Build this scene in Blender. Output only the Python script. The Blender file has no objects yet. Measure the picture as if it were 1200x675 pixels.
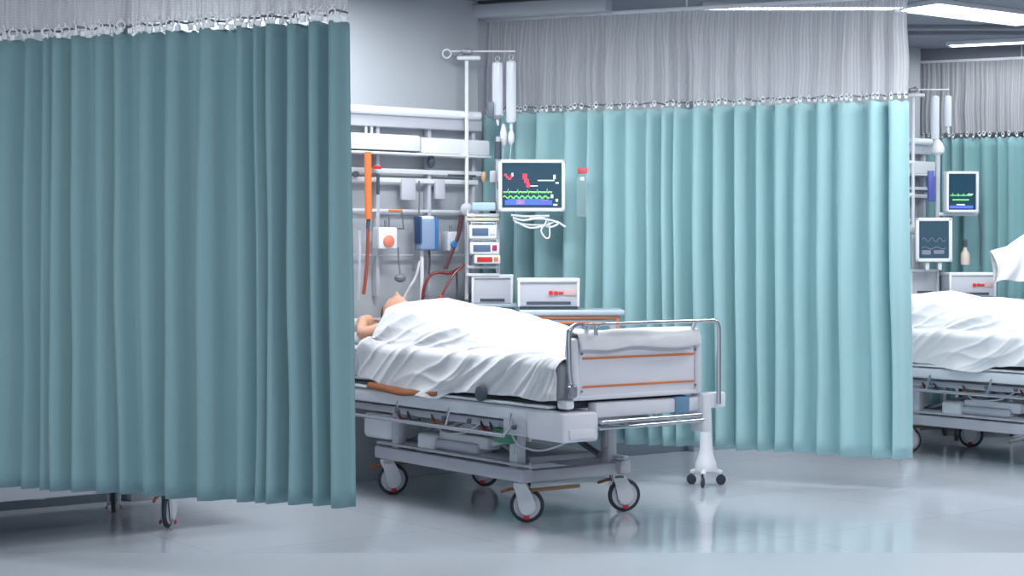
import bpy, bmesh, math, random, zlib, base64, array
from mathutils import Vector, Matrix, noise

# ------------------------------------------------------------------ camera, world, lights, exposure
sc = bpy.context.scene
COL = sc.collection
sc.view_settings.view_transform = 'Standard'
sc.view_settings.look = 'None'
sc.view_settings.gamma = 1
sc.view_settings.use_curve_mapping = False
sc.view_settings.exposure = -0.03

EYE = 1.35           # camera height
F_PX = 2050.0        # focal length on a 1200 px wide frame
HOR = 300.0          # horizon row
cam = bpy.data.cameras.new('camera')
cam.sensor_width = 36
cam.lens = F_PX / 1200 * 36
cam.shift_y = -(337.5 - HOR) / 1200
cam.clip_end = 100
co = bpy.data.objects.new('camera', cam); COL.objects.link(co)
co.location = (0, 0, EYE); co.rotation_euler = (math.pi / 2, 0, 0)
sc.camera = co

world = bpy.data.worlds.new('world'); sc.world = world
world.use_nodes = True
bg = world.node_tree.nodes['Background']
bg.inputs[0].default_value = (.86, .91, 1.0, 1)
bg.inputs[1].default_value = 1.1

U = Vector((.807, .59, 0)); D = Vector((.59, -.807, 0))     # across the beds / along them to the foot
BACK0 = Vector((-.85, 10.63, 0))                            # a point of the back wall
CEIL = 2.95
RZ_BED = math.atan2(D.y, D.x)
RZ_WALL = math.atan2(U.y, U.x)
RZ_CURT = math.atan2(-.39, .92)

# lamps in the ceiling: centre x, y, length, width, rotation, power
PANELS = [
    (-0.05, 9.0, 1.3, .42, RZ_WALL, 40),
    (2.75, 9.2, 1.3, .42, RZ_WALL, 36),  # added, unseen: rakes the middle curtain's pleats from the right
    (1.9, 5.3, 1.3, .42, RZ_WALL, 62),  # added, unseen: front fill for the bed foot and middle curtain
    (-2.3, 4.6, 1.3, .42, RZ_WALL, 80),  # added, unseen: brightens the left curtain at a grazing angle
    (3.05, 11.42, 1.25, .38, RZ_WALL, 26),
    (4.6, 10.6, 1.3, .42, RZ_WALL, 32),
    (-1.2, 9.55, 1.2, .38, RZ_WALL, 14),
    (1.85, 11.12, 1.25, .14, .0, 4),
    (3.86, 12.86, 1.25, .14, RZ_CURT, 5),
]

# ------------------------------------------------------------------ helpers
def px(x, y, dist):
    """a point of the place at a distance in front of the camera, in metres"""
    return Vector(((x - 600) / F_PX * dist, dist, EYE - (y - HOR) / F_PX * dist))

def wall_pt(x, y, off=.12):
    """the point of the back wall (off metres in front of it) seen at x, y"""
    k = (x - 600) / F_PX
    p0 = BACK0 + D * off
    s = (k * p0.y - p0.x) / (U.x - k * U.y)
    p = p0 + U * s
    return Vector((p.x, p.y, EYE - (y - HOR) / F_PX * p.y))

def mat(name, col, rough=.5, metal=0, spec=.5, bump=0, bscale=40, var=0, vscale=6, emit=0, coat=0, alpha=1, trans=0):
    m = bpy.data.materials.new(name); m.use_nodes = True
    nt = m.node_tree; b = nt.nodes['Principled BSDF']
    b.inputs['Base Color'].default_value = (*col, 1)
    b.inputs['Roughness'].default_value = rough
    b.inputs['Metallic'].default_value = metal
    b.inputs['Specular IOR Level'].default_value = spec
    b.inputs['Coat Weight'].default_value = coat
    b.inputs['Alpha'].default_value = alpha
    b.inputs['Transmission Weight'].default_value = trans
    tc = nt.nodes.new('ShaderNodeTexCoord')
    if emit:
        b.inputs['Emission Color'].default_value = (*col, 1)
        b.inputs['Emission Strength'].default_value = emit
    n = nt.nodes.new('ShaderNodeTexNoise'); n.inputs['Scale'].default_value = vscale
    nt.links.new(tc.outputs['Object'], n.inputs['Vector'])
    mx = nt.nodes.new('ShaderNodeMix'); mx.data_type = 'RGBA'
    v = var or .03
    mx.inputs[6].default_value = (*[c * (1 - v) for c in col], 1)
    mx.inputs[7].default_value = (*[min(1, c * (1 + v)) for c in col], 1)
    nt.links.new(n.outputs['Fac'], mx.inputs[0])
    nt.links.new(mx.outputs[2], b.inputs['Base Color'])
    if bump:
        n2 = nt.nodes.new('ShaderNodeTexNoise'); n2.inputs['Scale'].default_value = bscale
        nt.links.new(tc.outputs['Object'], n2.inputs['Vector'])
        bp = nt.nodes.new('ShaderNodeBump'); bp.inputs['Strength'].default_value = bump
        bp.inputs['Distance'].default_value = .01
        nt.links.new(n2.outputs['Fac'], bp.inputs['Height'])
        nt.links.new(bp.outputs['Normal'], b.inputs['Normal'])
    return m

class MB:
    def __init__(s):
        s.bm = bmesh.new()
    def box(s, x0, x1, y0, y1, z0, z1, bev=.006, seg=2, M=None):
        r = bmesh.ops.create_cube(s.bm, size=1)
        vs = r['verts']
        for v in vs:
            v.co.x = x0 if v.co.x < 0 else x1
            v.co.y = y0 if v.co.y < 0 else y1
            v.co.z = z0 if v.co.z < 0 else z1
        if bev:
            bev = min(bev, .49 * min(abs(x1 - x0), abs(y1 - y0), abs(z1 - z0)))
            es = list({e for v in vs for e in v.link_edges})
            rr = bmesh.ops.bevel(s.bm, geom=es, offset=bev, segments=seg, affect='EDGES', profile=.5)
            vs = list({v for f in rr['faces'] for v in f.verts} | {v for v in vs if v.is_valid})
        if M is not None:
            bmesh.ops.transform(s.bm, matrix=M, verts=vs)
        return s
    def tube(s, pts, r, seg=10, caps=True, smooth=0):
        pts = [Vector(p) for p in pts]
        if smooth:
            pts = catmull(pts, smooth)
        rs = r if isinstance(r, (list, tuple)) else [r] * len(pts)
        if len(rs) != len(pts):
            rs = [rs[min(len(rs) - 1, int(i * len(rs) / len(pts)))] for i in range(len(pts))]
        rings = []
        t = (pts[1] - pts[0]).normalized()
        a = t.orthogonal().normalized()
        for i, p in enumerate(pts):
            if i == 0: t2 = pts[1] - pts[0]
            elif i == len(pts) - 1: t2 = pts[-1] - pts[-2]
            else: t2 = (pts[i + 1] - p).normalized() + (p - pts[i - 1]).normalized()
            t2 = t2.normalized() if t2.length > 1e-9 else t
            a = (a - t2 * a.dot(t2))
            a = a.normalized() if a.length > 1e-6 else t2.orthogonal().normalized()
            b = t2.cross(a)
            rings.append([s.bm.verts.new(p + (a * math.cos(2 * math.pi * k / seg) + b * math.sin(2 * math.pi * k / seg)) * rs[i]) for k in range(seg)])
            t = t2
        for i in range(len(rings) - 1):
            for k in range(seg):
                s.bm.faces.new((rings[i][k], rings[i][(k + 1) % seg], rings[i + 1][(k + 1) % seg], rings[i + 1][k]))
        if caps:
            s.bm.faces.new(rings[0][::-1]); s.bm.faces.new(rings[-1])
        return s
    def ring(s, c, axis, R, r, seg=20, rs=8):
        c = Vector(c); ax = Vector(axis).normalized(); a = ax.orthogonal().normalized(); b = ax.cross(a)
        g = []
        for i in range(seg):
            th = 2 * math.pi * i / seg
            d = a * math.cos(th) + b * math.sin(th)
            g.append([s.bm.verts.new(c + d * (R + r * math.cos(2 * math.pi * k / rs)) + ax * r * math.sin(2 * math.pi * k / rs)) for k in range(rs)])
        for i in range(seg):
            for k in range(rs):
                j = (i + 1) % seg; l = (k + 1) % rs
                s.bm.faces.new((g[i][k], g[j][k], g[j][l], g[i][l]))
        return s
    def lathe(s, c, axis, prof, seg=20):
        """prof: (radius, height) pairs along the axis"""
        c = Vector(c); ax = Vector(axis).normalized(); a = ax.orthogonal().normalized(); b = ax.cross(a)
        g = []
        for (r, h) in prof:
            g.append([s.bm.verts.new(c + ax * h + (a * math.cos(2 * math.pi * k / seg) + b * math.sin(2 * math.pi * k / seg)) * max(r, 1e-4)) for k in range(seg)])
        for i in range(len(g) - 1):
            for k in range(seg):
                s.bm.faces.new((g[i][k], g[i][(k + 1) % seg], g[i + 1][(k + 1) % seg], g[i + 1][k]))
        s.bm.faces.new(g[0][::-1]); s.bm.faces.new(g[-1])
        return s
    def prism(s, poly, axis, h0, h1):
        """poly of 2D points in the plane across the axis ('y' or 'z' or 'x'), from h0 to h1"""
        def P(p, h):
            return {'x': (h, p[0], p[1]), 'y': (p[0], h, p[1]), 'z': (p[0], p[1], h)}[axis]
        a = [s.bm.verts.new(P(p, h0)) for p in poly]
        b = [s.bm.verts.new(P(p, h1)) for p in poly]
        n = len(poly)
        for i in range(n):
            s.bm.faces.new((a[i], a[(i + 1) % n], b[(i + 1) % n], b[i]))
        s.bm.faces.new(a[::-1]); s.bm.faces.new(b)
        return s
    def build(s, name, m, parent=None, smooth=True):
        bmesh.ops.recalc_face_normals(s.bm, faces=s.bm.faces[:])
        me = bpy.data.meshes.new(name); s.bm.to_mesh(me); s.bm.free()
        o = bpy.data.objects.new(name, me); COL.objects.link(o)
        me.materials.append(m)
        if smooth:
            for p in me.polygons: p.use_smooth = True
            try: me.set_sharp_from_angle(angle=math.radians(38))
            except Exception: pass
        if parent: o.parent = parent
        return o

def catmull(P, n):
    out = []
    for i in range(len(P) - 1):
        a = P[max(i - 1, 0)]; b = P[i]; c = P[i + 1]; d = P[min(i + 2, len(P) - 1)]
        for k in range(n):
            t = k / n
            out.append(.5 * ((2 * b) + (c - a) * t + (2 * a - 5 * b + 4 * c - d) * t * t + (3 * b - a - 3 * c + d) * t ** 3))
    out.append(P[-1])
    return out

def empty(name, loc=(0, 0, 0), rz=0):
    o = bpy.data.objects.new(name, None); COL.objects.link(o)
    o.location = loc; o.rotation_euler = (0, 0, rz); o.empty_display_size = .1
    return o

def tag(o, label=None, cat=None, group=None, kind=None):
    if label: o['label'] = label
    if cat: o['category'] = cat
    if group: o['group'] = group
    if kind: o['kind'] = kind
    return o

def copy_tree(o, parent=None):
    c = o.copy(); COL.objects.link(c)
    if parent: c.parent = parent
    for ch in [x for x in bpy.data.objects if x.parent == o]:
        copy_tree(ch, c)
    return c

def structure(o):
    o['kind'] = 'structure'; return o

# ------------------------------------------------------------------ materials
M_WHITE = mat('white_enamel', (.72, .75, .80), .32)
M_WHITE2 = mat('white_plastic', (.80, .82, .86), .4)
M_GREY = mat('grey_enamel', (.50, .51, .57), .38)
M_BOARD = mat('lavender_white_laminate', (.76, .76, .82), .4)
M_PALE = mat('pale_grey_plastic', (.55, .57, .63), .45)
M_STEEL = mat('brushed_steel', (.55, .57, .62), .25, metal=.9)
M_DSTEEL = mat('dull_steel', (.30, .31, .35), .35, metal=.7)
M_RUBBER = mat('dark_rubber', (.035, .04, .06), .55)
M_DARK = mat('dark_slate_plastic', (.07, .09, .12), .45)
M_RED = mat('red_plastic', (.62, .03, .03), .4)
M_ORANGE = mat('orange_trim', (.72, .22, .07), .45)
M_RUST = mat('brown_leather_edge', (.30, .10, .03), .5)
M_TAN = mat('tan_bar', (.42, .24, .12), .45)
M_MAROON = mat('dark_red_tube', (.20, .03, .03), .3)
M_ORTUBE = mat('orange_tube', (.80, .20, .06), .3)
M_BLUE = mat('blue_plastic', (.04, .16, .42), .35)
M_GREEN = mat('green_plastic', (.05, .25, .13), .5)
M_SHEET = mat('white_cotton', (.75, .76, .79), .85, spec=.15, bump=.12, bscale=55)
M_MATT = mat('grey_mattress_vinyl', (.50, .53, .58), .6)
M_SKIN = mat('skin', (.72, .40, .28), .55, spec=.3, var=.08, vscale=30)
M_HAIR = mat('brown_hair', (.12, .06, .03), .7)
M_BAG = mat('clear_fluid_bag', (.80, .86, .94), .25, alpha=.86)
M_CLEAR = mat('clear_tubing', (.75, .80, .86), .2, alpha=.6)
M_TOP = mat('pale_blue_laminate', (.50, .58, .66), .3)
M_DRAWER = mat('teal_drawer_front', (.14, .30, .38), .45)
M_CORD = mat('grey_curtain_cord', (.16, .17, .20), .5)
M_HOOK = mat('white_nylon_hook', (.85, .87, .90), .4)
M_LAMP = mat('lamp_diffuser', (.93, .97, 1.0), .5, emit=9)
M_CEIL = mat('ceiling_paint', (.26, .275, .32), .8, bump=.05)
M_WALL = mat('wall_paint', (.46, .49, .53), .7, bump=.04, bscale=90, var=.03, vscale=1.5)
M_BEAM = mat('bulkhead_paint', (.42, .45, .49), .7)

def curtain_mat(name, c):
    m = mat(name, c, .8, spec=.15, bump=.15, bscale=160, var=.04, vscale=3)
    b = m.node_tree.nodes['Principled BSDF']
    b.inputs['Sheen Weight'].default_value = .15
    return m
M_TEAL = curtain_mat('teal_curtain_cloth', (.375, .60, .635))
M_TEAL_SHADED = curtain_mat('shaded_teal_curtain_cloth', (.19, .325, .36))  # same teal cloth, the left curtain's shade put into the base colour
M_TEAL_FAR = curtain_mat('grey_teal_curtain_cloth', (.22, .40, .425))

def net_mat():
    m = bpy.data.materials.new('white_net'); m.use_nodes = True
    nt = m.node_tree; b = nt.nodes['Principled BSDF']; out = nt.nodes['Material Output']
    b.inputs['Base Color'].default_value = (.61, .62, .66, 1)
    b.inputs['Roughness'].default_value = .8
    b.inputs['Specular IOR Level'].default_value = .1
    uv = nt.nodes.new('ShaderNodeUVMap')
    w = nt.nodes.new('ShaderNodeTexWave'); w.wave_type = 'BANDS'; w.bands_direction = 'X'
    w.inputs['Scale'].default_value = 22; w.inputs['Distortion'].default_value = 1.2
    w.inputs['Detail'].default_value = 2
    nt.links.new(uv.outputs[0], w.inputs['Vector'])
    w2 = nt.nodes.new('ShaderNodeTexWave'); w2.wave_type = 'BANDS'; w2.bands_direction = 'Y'
    w2.inputs['Scale'].default_value = 26
    nt.links.new(uv.outputs[0], w2.inputs['Vector'])
    ad = nt.nodes.new('ShaderNodeMath'); ad.operation = 'MAXIMUM'
    nt.links.new(w.outputs['Fac'], ad.inputs[0])
    sb = nt.nodes.new('ShaderNodeMath'); sb.operation = 'MULTIPLY'; sb.inputs[1].default_value = .7
    nt.links.new(w2.outputs['Fac'], sb.inputs[0]); nt.links.new(sb.outputs[0], ad.inputs[1])
    mr = nt.nodes.new('ShaderNodeMapRange'); mr.inputs[3].default_value = .55; mr.inputs[4].default_value = .92
    nt.links.new(ad.outputs[0], mr.inputs[0])
    tr = nt.nodes.new('ShaderNodeBsdfTransparent')
    tl = nt.nodes.new('ShaderNodeBsdfTranslucent'); tl.inputs[0].default_value = (.61, .62, .66, 1)
    m1 = nt.nodes.new('ShaderNodeMixShader'); m1.inputs[0].default_value = .3
    nt.links.new(b.outputs[0], m1.inputs[1]); nt.links.new(tl.outputs[0], m1.inputs[2])
    m2 = nt.nodes.new('ShaderNodeMixShader')
    nt.links.new(mr.outputs[0], m2.inputs[0]); nt.links.new(tr.outputs[0], m2.inputs[1]); nt.links.new(m1.outputs[0], m2.inputs[2])
    nt.links.new(m2.outputs[0], out.inputs[0])
    return m
M_NET = net_mat()

def floor_mat():
    m = bpy.data.materials.new('polished_floor'); m.use_nodes = True
    nt = m.node_tree; b = nt.nodes['Principled BSDF']; L = nt.links
    tc = nt.nodes.new('ShaderNodeTexCoord')
    n = nt.nodes.new('ShaderNodeTexNoise'); n.inputs['Scale'].default_value = .9; n.inputs['Detail'].default_value = 4
    L.new(tc.outputs['Object'], n.inputs['Vector'])
    mx = nt.nodes.new('ShaderNodeMix'); mx.data_type = 'RGBA'
    mx.inputs[6].default_value = (.50, .545, .60, 1); mx.inputs[7].default_value = (.56, .60, .655, 1)
    L.new(n.outputs['Fac'], mx.inputs[0])
    # tile joints, 1.2 m tiles laid square to the beds
    mp = nt.nodes.new('ShaderNodeMapping'); mp.inputs['Rotation'].default_value = (0, 0, -RZ_WALL)
    L.new(tc.outputs['Object'], mp.inputs['Vector'])
    br = nt.nodes.new('ShaderNodeTexBrick'); br.offset = 0; br.inputs['Scale'].default_value = 1
    br.inputs['Mortar Size'].default_value = .004; br.inputs['Brick Width'].default_value = 1.2; br.inputs['Row Height'].default_value = 1.2
    br.inputs['Color1'].default_value = (1, 1, 1, 1); br.inputs['Color2'].default_value = (.93, .94, .95, 1); br.inputs['Mortar'].default_value = (.75, .77, .8, 1)
    L.new(mp.outputs[0], br.inputs['Vector'])
    mu = nt.nodes.new('ShaderNodeMix'); mu.data_type = 'RGBA'; mu.blend_type = 'MULTIPLY'; mu.inputs[0].default_value = 1
    L.new(mx.outputs[2], mu.inputs[6]); L.new(br.outputs['Color'], mu.inputs[7])
    L.new(mu.outputs[2], b.inputs['Base Color'])
    b.inputs['Roughness'].default_value = .09
    b.inputs['Specular IOR Level'].default_value = .8
    n3 = nt.nodes.new('ShaderNodeTexNoise'); n3.inputs['Scale'].default_value = 3.0
    L.new(tc.outputs['Object'], n3.inputs['Vector'])
    bp = nt.nodes.new('ShaderNodeBump'); bp.inputs['Strength'].default_value = .06; bp.inputs['Distance'].default_value = .02
    L.new(n3.outputs['Fac'], bp.inputs['Height']); L.new(bp.outputs['Normal'], b.inputs['Normal'])
    return m
M_FLOOR = floor_mat()
M_FLOOR2 = mat('matt_aisle_vinyl', (.47, .51, .56), .30, var=.05, vscale=1.2)

# ------------------------------------------------------------------ the room
structure(MB().box(-9, 9, 7.96, 20, -.1, 0, 0).build('floor', M_FLOOR, smooth=False))
structure(MB().box(-9, 9, -3, 7.96, -.1, 0, 0).build('floor_aisle', M_FLOOR2, smooth=False))
structure(MB().box(-9, 9, -3, 20, CEIL, CEIL + .1, 0).build('ceiling', M_CEIL, smooth=False))
Mw = Matrix.Translation(BACK0) @ Matrix.Rotation(RZ_WALL, 4, 'Z')
w = MB(); w.box(-8, 9.5, .0, .12, 0, CEIL, 0, M=Mw)
structure(w.build('wall_back', M_WALL, smooth=False))
w = MB(); w.box(-8, 9.5, -.012, .0, 0, .16, .004, M=Mw)
structure(w.build('baseboard_back', mat('slate_baseboard', (.16, .20, .24), .4)))
for k, s0 in enumerate((-4.9, -1.6, 2.55)):
    w = MB(); w.box(s0, s0 + 2.33, -.08, .0, 0, CEIL, .004, M=Mw)
    if k: structure(w.build('trim_%d' % k, M_WALL))
    else: structure(w.build('trim_3', M_WALL))
structure(MB().box(-9, -8.9, -3, 12, 0, CEIL, 0).build('wall_left', M_WALL, smooth=False))
structure(MB().box(8.9, 9, -3, 19, 0, CEIL, 0).build('wall_right', M_WALL, smooth=False))
# bulkhead above the inner end of the middle curtain
Mc = Matrix.Translation((-.25, 11.08, 0)) @ Matrix.Rotation(RZ_CURT, 4, 'Z')
w = MB(); w.box(.02, .93, -.10, .02, 2.845, 2.925, .006, M=Mc)
structure(w.build('trim_4', M_BEAM))
# shallow ceiling ribs over the far bay
for k, (yy) in enumerate((12.1, 12.45)):
    w = MB(); w.box(2.4, 8, yy, yy + .07, CEIL - .03, CEIL, .004)
    structure(w.build('trim_%d' % (5 + k), M_CEIL))
w = MB(); Mf = Matrix.Translation((3.6, 13.42, 0)) @ Matrix.Rotation(RZ_CURT, 4, 'Z')
w.box(-.95, 3, -.03, .03, 2.84, CEIL, .004, M=Mf)
structure(w.build('trim_7', M_CEIL))

lamp_names = ['at the left of the bay over the middle bed', 'added out of view right of the middle bed to rake the middle curtain', 'added out of view right of the camera as fill for the bed foot', 'added out of view to brighten the dark left curtain',
              'broad bright panel above the far bed at top right', 'beyond the right edge over the far bed',
              'behind the dark left curtain', 'narrow strip behind the net of the middle curtain', 'narrow strip nearest the far right curtain']
for k, (x, y, L_, W_, rz, P) in enumerate(PANELS):
    r = tag(empty('ceiling_light', (x, y, CEIL), rz), 'white recessed ceiling light, ' + lamp_names[k], 'ceiling light', 'ceiling lights')
    f = MB()
    h = .03
    for (a, b_, c, d) in ((-L_/2-.02, L_/2+.02, -W_/2-.02, -W_/2), (-L_/2-.02, L_/2+.02, W_/2, W_/2+.02), (-L_/2-.02, -L_/2, -W_/2, W_/2), (L_/2, L_/2+.02, -W_/2, W_/2)):
        f.box(a, b_, c, d, -h, 0, .003)
    f.build('frame', M_WHITE, r)
    MB().box(-L_/2, L_/2, -W_/2, W_/2, -h + .006, -.002, 0).build('diffuser', M_LAMP, r, smooth=False)
    ld = bpy.data.lights.new('lamp', 'AREA'); ld.shape = 'RECTANGLE'; ld.size = L_; ld.size_y = W_
    ld.energy = P; ld.color = (.95, .98, 1.0)
    lo = bpy.data.objects.new('lamp', ld); COL.objects.link(lo); lo.parent = r; lo.location = (0, 0, -h - .012)

# ------------------------------------------------------------------ curtains
def curtain(name_label, origin, rz, length, z_bot, z_top, z_net, fold, amp, seed, m, hook_step, flare=0, hook_mat=None, group='ward privacy curtains', zslope=0, hook_big=False, lean=0):
    """origin: the right-hand end on the floor; the curtain runs to local -x"""
    r = tag(empty('privacy_curtain', origin, rz), name_label, 'curtain', group)
    rnd = random.Random(seed)
    NX = int(length / .0085)
    # irregular pleats
    cuts = [0.0]
    while cuts[-1] < length: cuts.append(cuts[-1] + fold * rnd.uniform(.5, 1.6))
    amps = [amp * rnd.uniform(.5, 1.2) for _ in cuts]
    sk = [rnd.uniform(-.28, .28) for _ in cuts]
    def prof(s):
        for i in range(len(cuts) - 1):
            if cuts[i] <= s < cuts[i + 1] or i == len(cuts) - 2:
                t = (s - cuts[i]) / (cuts[i + 1] - cuts[i]); break
        t = t + sk[i] * math.sin(math.pi * t) * .5
        a = amps[i] + (amps[i + 1] - amps[i]) * t
        v = math.cos(2 * math.pi * t)
        v = math.copysign(abs(v) ** .5, v)
        return a * v
    def grid(z0, z1, nz, topf, botf, kind):
        bm = bmesh.new(); uvl = bm.loops.layers.uv.new('UVMap'); G = []
        for j in range(nz + 1):
            h = j / nz; z = z1 + (z0 - z1) * h; row = []
            for i in range(NX + 1):
                s = length * i / NX
                k = topf + (botf - topf) * min(1, h * 1.6) ** .8
                sway = .02 * noise.noise(Vector((s * 1.7, z * .8, seed))) + .012 * noise.noise(Vector((s * 5, z * .5, seed + 9)))
                hh = h if kind == 'panel' else 0
                sh = .012 * noise.noise(Vector((s * 3.1, 2.2 * h, seed + 4))) * (h if kind == 'panel' else 1)
                x = -s + flare * hh * (1 - s / length) + sh
                y = prof(s + .03 * noise.noise(Vector((s * 2.3, 0, seed + 2))) * h) * k + sway * h + .018 * noise.noise(Vector((s * 14, z * 1.2, seed + 5))) * (.4 + .6 * h)
                if kind == 'net':
                    y = prof(s) * k * .5 + .007 * math.sin(s * 2 * math.pi / (fold * .31) + 3 * noise.noise(Vector((s * 3, z * .4, seed)))) 
                x += lean * (y - prof(0) * k) * min(1, s / .15)
                zz = z
                if kind == 'panel' and j == 0: zz -= .012 * (.5 + .5 * math.cos(2 * math.pi * s / hook_step))
                if kind == 'panel': zz += h * (.008 * noise.noise(Vector((s * 2, 1, seed))) + zslope * s)
                row.append(bm.verts.new((x, y, zz)))
            G.append(row)
        for j in range(nz):
            for i in range(NX):
                f = bm.faces.new((G[j][i], G[j + 1][i], G[j + 1][i + 1], G[j][i + 1]))
                f.smooth = True
                for l, (a, b_) in zip(f.loops, ((i, j), (i, j + 1), (i + 1, j + 1), (i + 1, j))):
                    l[uvl].uv = (length * a / NX, z1 + (z0 - z1) * b_ / nz)
        me = bpy.data.meshes.new(kind); bm.to_mesh(me); bm.free()
        return me
    p = bpy.data.objects.new('fabric_panel', grid(z_bot, z_top, 26, .8, 1.0, 'panel')); p.data.materials.append(m)
    COL.objects.link(p); p.parent = r
    sd = p.modifiers.new('thick', 'SOLIDIFY'); sd.thickness = .003; sd.offset = 0
    n = bpy.data.objects.new('net_header', grid(z_top + .035, z_net, 10, .2, .8, 'net')); n.data.materials.append(M_NET)
    COL.objects.link(n); n.parent = r
    # cord between net and cloth, with its hooks
    c = MB(); pts = []
    NS = int(length / .03)
    for i in range(NS + 1):
        s = length * i / NS
        pts.append((-s, prof(s) * .5, z_top + .03 + .006 * math.sin(s * 41) + .004 * rnd.uniform(-1, 1)))
    c.tube(pts, .0045, 6).build('cord', M_CORD, r)
    k = 0; s = hook_step * .4
    meshes = []
    for q in range(4):
        h = MB()
        h.ring((0, 0, .0), (rnd.uniform(-.6, .6), 1, rnd.uniform(-.3, .3)), .014 + .004 * rnd.random(), .0035, 12, 6)
        h.box(-.010, .012, -.010, .004, -.030, -.008, .003)
        h.tube([(0, 0, .012), (rnd.uniform(-.01, .01), -.006, .03)], .003, 6)
        ho = h.build('hook', hook_mat or M_HOOK, r); meshes.append(ho)
    while s < length and k < 98:
        if k < 4: o = meshes[k]
        else:
            o = meshes[k % 4].copy(); COL.objects.link(o); o.parent = r
        o.location = (-s, prof(s) * .5 - .008, z_top + .024 + rnd.uniform(-.006, .006))
        o.rotation_euler = (0, 0, rnd.uniform(-.7, .7))
        if not hook_big: o.scale = (.75, .75, .75)
        k += 1; s += hook_step * rnd.uniform(.7, 1.3)
    return r

def track(label, origin, rz, length, z, drop):
    r = tag(empty('curtain_track', origin, rz), label, 'curtain track', 'ceiling curtain tracks')
    MB().box(-length, 0, -.014, .014, z, z + .022, .004).build('rail', M_WHITE, r)
    for k in range(3):
        x = -length * (.1 + .4 * k)
        MB().tube([(x, 0, z + .02), (x, 0, CEIL)], .006, 8).build('hanger', M_WHITE, r)
    return r
A = (-.92, .39)
C1 = Vector((-.635, 6.70, 0))
C2 = Vector((2.285, 10.10, 0))
C3 = Vector((5.2, 12.70, 0))
curtain('dark teal pleated curtain with net top filling the left of the view', C1, RZ_CURT, 2.15, .385, 2.255, 2.84, .112, .05, 4, M_TEAL_SHADED, .03, flare=.02, hook_big=True, lean=.3)
curtain('bright aqua pleated curtain with net top hanging behind the middle bed', C2, RZ_CURT, 2.66, .178, 2.255, 2.84, .118, .078, 11, M_TEAL, .036, flare=.02, zslope=.012, lean=.42)
curtain('grey-green pleated curtain with net top at far right', C3, RZ_CURT, 2.85, .19, 2.26, 2.84, .12, .038, 21, M_TEAL_FAR, .045, lean=.3)
track('white ceiling track carrying the dark left curtain', C1, RZ_CURT, 2.15, 2.84, .1)
track('white ceiling track carrying the bright middle curtain', C2, RZ_CURT, 2.66, 2.84, .1)
track('white ceiling track carrying the far right curtain', C3, RZ_CURT, 2.9, 2.84, .1)
def skin_mesh(name, nodes, edges, root=0, sub=2):
    me = bpy.data.meshes.new(name)
    me.from_pydata([n[0] for n in nodes], edges, [])
    o = bpy.data.objects.new(name, me)
    bpy.context.scene.collection.objects.link(o)
    m = o.modifiers.new('skin', 'SKIN')
    m.use_smooth_shade = True
    bm = bmesh.new(); bm.from_mesh(me)
    lay = bm.verts.layers.skin.verify()
    bm.verts.ensure_lookup_table()
    for i, n in enumerate(nodes):
        r = n[1]
        bm.verts[i][lay].radius = r if isinstance(r, tuple) else (r, r)
        bm.verts[i][lay].use_root = (i == root)
    bm.to_mesh(me); bm.free()
    s = o.modifiers.new('sub', 'SUBSURF'); s.levels = s.render_levels = sub
    return o

def bake(o):
    dg = bpy.context.evaluated_depsgraph_get()
    me = bpy.data.meshes.new_from_object(o.evaluated_get(dg))
    old = o.data; o.modifiers.clear(); o.data = me
    return o

def patient_body():
    """supine body, in bed coordinates: +x foot, +y far side, mattress top .84"""
    N = [((-.18, -.03, .945), (.155, .095)),   # 0 pelvis
         ((-.38, -.03, .955), (.135, .10)),    # 1 waist
         ((-.60, -.04, .965), (.15, .115)),    # 2 chest
         ((-.78, -.05, .960), (.13, .095)),    # 3 upper chest
         ((-.88, -.05, .975), (.058, .058)),   # 4 neck
         ((-.97, -.05, 1.0), (.05, .05)),      # 5 skull base
         ((-.05, -.12, .935), (.095, .085)),   # 6 near hip
         ((.22, -.14, .925), (.062, .062)),      # 7 near knee
         ((.58, -.17, .892), (.036, .036)),    # 8 near ankle
         ((.67, -.20, .925), (.03, .04)),    # 9 toes
         ((-.05, .07, .935), (.095, .085)),
         ((.22, .11, .925), (.062, .062)),
         ((.58, .14, .892), (.036, .036)),
         ((.67, .17, .925), (.03, .04)),
         ((-.76, -.20, .945), (.062, .062)),   # 14 near shoulder
         ((-.91, -.37, .900), (.042, .042)),   # 15 elbow
         ((-1.09, -.255, .965), (.028, .028)),  # 16 wrist
         ((-.76, .11, .945), (.062, .062)),
         ((-.48, .21, .915), (.045, .045)),
         ((-.24, .19, .905), (.03, .032))]
    E_ = [(0,1),(1,2),(2,3),(3,4),(4,5),(0,6),(6,7),(7,8),(8,9),(0,10),(10,11),(11,12),(12,13),
          (3,14),(14,15),(15,16),(3,17),(17,18),(18,19)]
    return skin_mesh('person', N, E_)
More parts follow.
